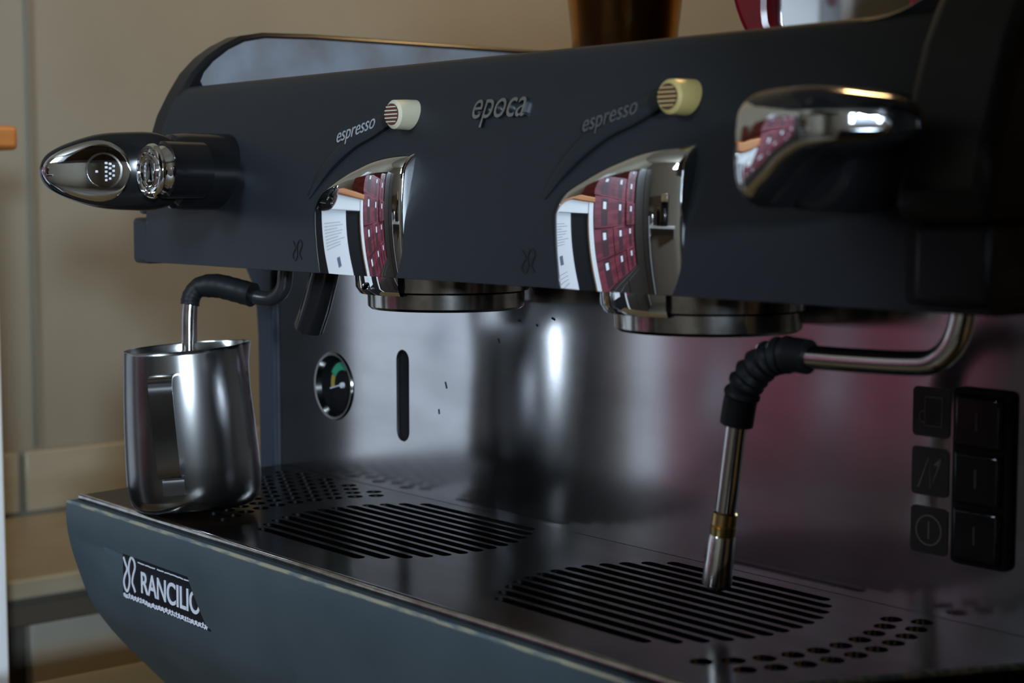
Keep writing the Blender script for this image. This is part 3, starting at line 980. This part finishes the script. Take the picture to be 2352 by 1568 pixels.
# ------------------------------------------------------------------ red cartons on a low cabinet beside the partition
lc = empty('low_cabinet', (-1.6, -.38, FZ))
tag(lc, 'dark low cabinet under the stacked red cartons', 'cabinet')
box('body', -1.82, -1.40, -.77, -.045, FZ + .002, -.14, 'dark_wood', lc)
for y in (-.76, -.40): box('door', -1.3995, -1.385, y, y + .345, FZ + .08, -.16, 'dark_wood', lc)
rows_ = ('bottom row', 'second row', 'third row', 'fourth row', 'top row')
cols_ = ('next to the white partition', 'in the middle column', 'farthest from the partition')
for r_ in range(5):
    for c_ in range(3):
        if r_ == 4 and c_ < 2: continue
        y1 = -.055 - c_ * .232 + random.uniform(-.003, .003)
        z0 = -.1395 + r_ * .1412
        xx = -1.43 + random.uniform(-.012, .012)
        cb = empty('red_carton', (xx - .12, y1 - .11, z0))
        tag(cb, 'red coffee carton %s of the stack, %s' % (rows_[r_], cols_[c_]), 'carton', 'stacked red cartons')
        box('carton', xx - .24, xx, y1 - .222, y1, z0, z0 + .140, 'red_card', cb, bevel=.002)
        box('dark_print', xx, xx + .0006, y1 - .15, y1 - .075, z0 + .008, z0 + .132, 'card_dark', cb, bevel=0)
        box('white_label', xx + .0007, xx + .0012, y1 - .130, y1 - .095, z0 + .085, z0 + .118, 'paper', cb, bevel=0)

# posters on the left wall, seen in the mirror
wp = empty('white_poster', (XL, -.355, .28))
tag(wp, 'large white poster on the left wall above the partition', 'poster')
box('sheet', XL + .0005, XL + .002, -.425, -.285, .28, .78, 'paper', wp, bevel=0)
rp_ = empty('striped_poster', (XL, -.48, .28))
tag(rp_, 'narrow grey poster with red dots and a white stripe', 'poster')
box('sheet', XL + .0005, XL + .002, -.525, -.43, .28, .78, 'print', rp_, bevel=0)
box('white_stripe', XL + .0021, XL + .0025, -.515, -.485, .28, .78, 'paper', rp_, bevel=0)
for i in range(6): lathe('red_dot', [(0, .0004), (.016, .0004), (.016, 0), (0, 0)], (XL + .0021, -.457, .33 + i * .075), 'red_card', rp_, axis='X', n=16)

# ------------------------------------------------------------------ front wall: shelf with things, dark cupboard, added cabinet that blocks light
SX = -1.22
sh = empty('wall_shelf', (SX, YF + .12, .08))
tag(sh, 'pale wall shelf seen reflected in the right chrome cover', 'shelf')
box('board', SX - .32, SX + .62, YF + .0005, YF + .26, .075, .10, 'white', sh)
for x in (SX - .30, SX + .55): box('bracket', x, x + .03, YF + .0005, YF + .22, -.02, .0745, 'white', sh)
cm = empty('coffee_maker', (SX + .2, YF + .13, .10))
tag(cm, 'black and steel coffee maker on the wall shelf', 'coffee maker')
box('base', SX + .10, SX + .30, YF + .03, YF + .24, .1005, .14, 'black', cm, bevel=.01)
box('tower', SX + .10, SX + .30, YF + .03, YF + .11, .1405, .43, 'black', cm, bevel=.01)
box('brew_head', SX + .105, SX + .295, YF + .1105, YF + .24, .34, .43, 'pipe', cm, bevel=.01)
lathe('carafe', [(0, .001), (.055, .001), (.065, .03), (.06, .10), (.045, .14), (0, .14)], (SX + .2, YF + .18, .141), 'pipe_dark', cm, n=32)
cn = empty('canister', (SX, YF + .13, .1))
tag(cn, 'dark lidded canister on the wall shelf', 'canister')
lathe('body', [(0, .0005), (.045, .0005), (.045, .15), (0, .15)], (SX, YF + .13, .1), 'black', cn, n=32)
lathe('lid', [(0, .1505), (.047, .1505), (.047, .17), (.012, .18), (.012, .195), (0, .195)], (SX, YF + .13, .1), 'pipe_dark', cn, n=32)
cp = empty('steel_pot', (SX - .2, YF + .13, .1))
tag(cp, 'small steel pot on the wall shelf', 'pot')
px_ = SX - .2
lathe('body', [(0, .0005), (.055, .0005), (.058, .01), (.05, .12), (.048, .12), (.052, .012), (0, .01)], (px_, YF + .13, .1), 'pipe', cp, n=32)
tube('handle', catmull([(px_ + .05, YF + .13, .20), (px_ + .085, YF + .13, .195), (px_ + .09, YF + .13, .15), (px_ + .055, YF + .13, .125)], 5), .006, 'pipe_dark', cp, n=10)
dc = empty('dark_cupboard', (-1.66, -1.2, FZ))
tag(dc, 'tall dark cupboard beside the stacked red cartons', 'cupboard')
box('body', -1.8995, -1.46, -1.50, -.80, FZ + .002, .75, 'dark_wood', dc)
for y in (-1.49, -1.13): box('door', -1.4595, -1.442, y, y + .325, FZ + .06, .73, 'dark_wood', dc)
box('edge_trim', -1.4595, -1.436, -1.525, -1.5005, FZ + .002, .20, 'white', dc)
hc = empty('added_shade_cabinet', (.0, -.6, .5))  # out of view, put in to keep light off the machine's right half
tag(hc, 'unseen dark cabinet added under the ceiling to shade the right of the machine', 'cabinet')
box('body', -.62, .7, -.95, -.45, .50, CZ - .0005, 'dark_wood', hc)
for x in (-.61, .05): box('door', x, x + .64, -.4495, -.432, .52, CZ - .05, 'dark_wood', hc)

# ------------------------------------------------------------------ unseen warm pendant lamp, added behind the machine
lm = empty('added_pendant_lamp', (-1.0, 1.45, CZ))
tag(lm, 'unseen warm pendant lamp added over the back of the counter', 'lamp')
tube('cord', [(-1.0, 1.45, CZ - .001), (-1.0, 1.45, 1.33)], .003, 'black', lm, n=8)
lathe('shade', [(.02, 1.33), (.03, 1.31), (.09, 1.24), (.13, 1.16), (.127, 1.16), (.087, 1.237), (.028, 1.305), (.02, 1.325)], (-1.0, 1.45, 0), 'black', lm, n=40)
lathe('bulb', [(0, 1.155), (.025, 1.165), (.035, 1.19), (.028, 1.215), (.015, 1.24), (0, 1.25)], (-1.0, 1.45, 0), 'bulb', lm, n=24)
pl = bpy.data.lights.new('added_lamp_light', 'POINT')  # warm light of the added lamp
pl.energy = 9
pl.color = (1.0, 0.66, 0.30)
pl.shadow_soft_size = .05
plo = bpy.data.objects.new('added_lamp_light', pl)
COL.objects.link(plo)
plo.location = (-1.0, 1.45, 1.10)
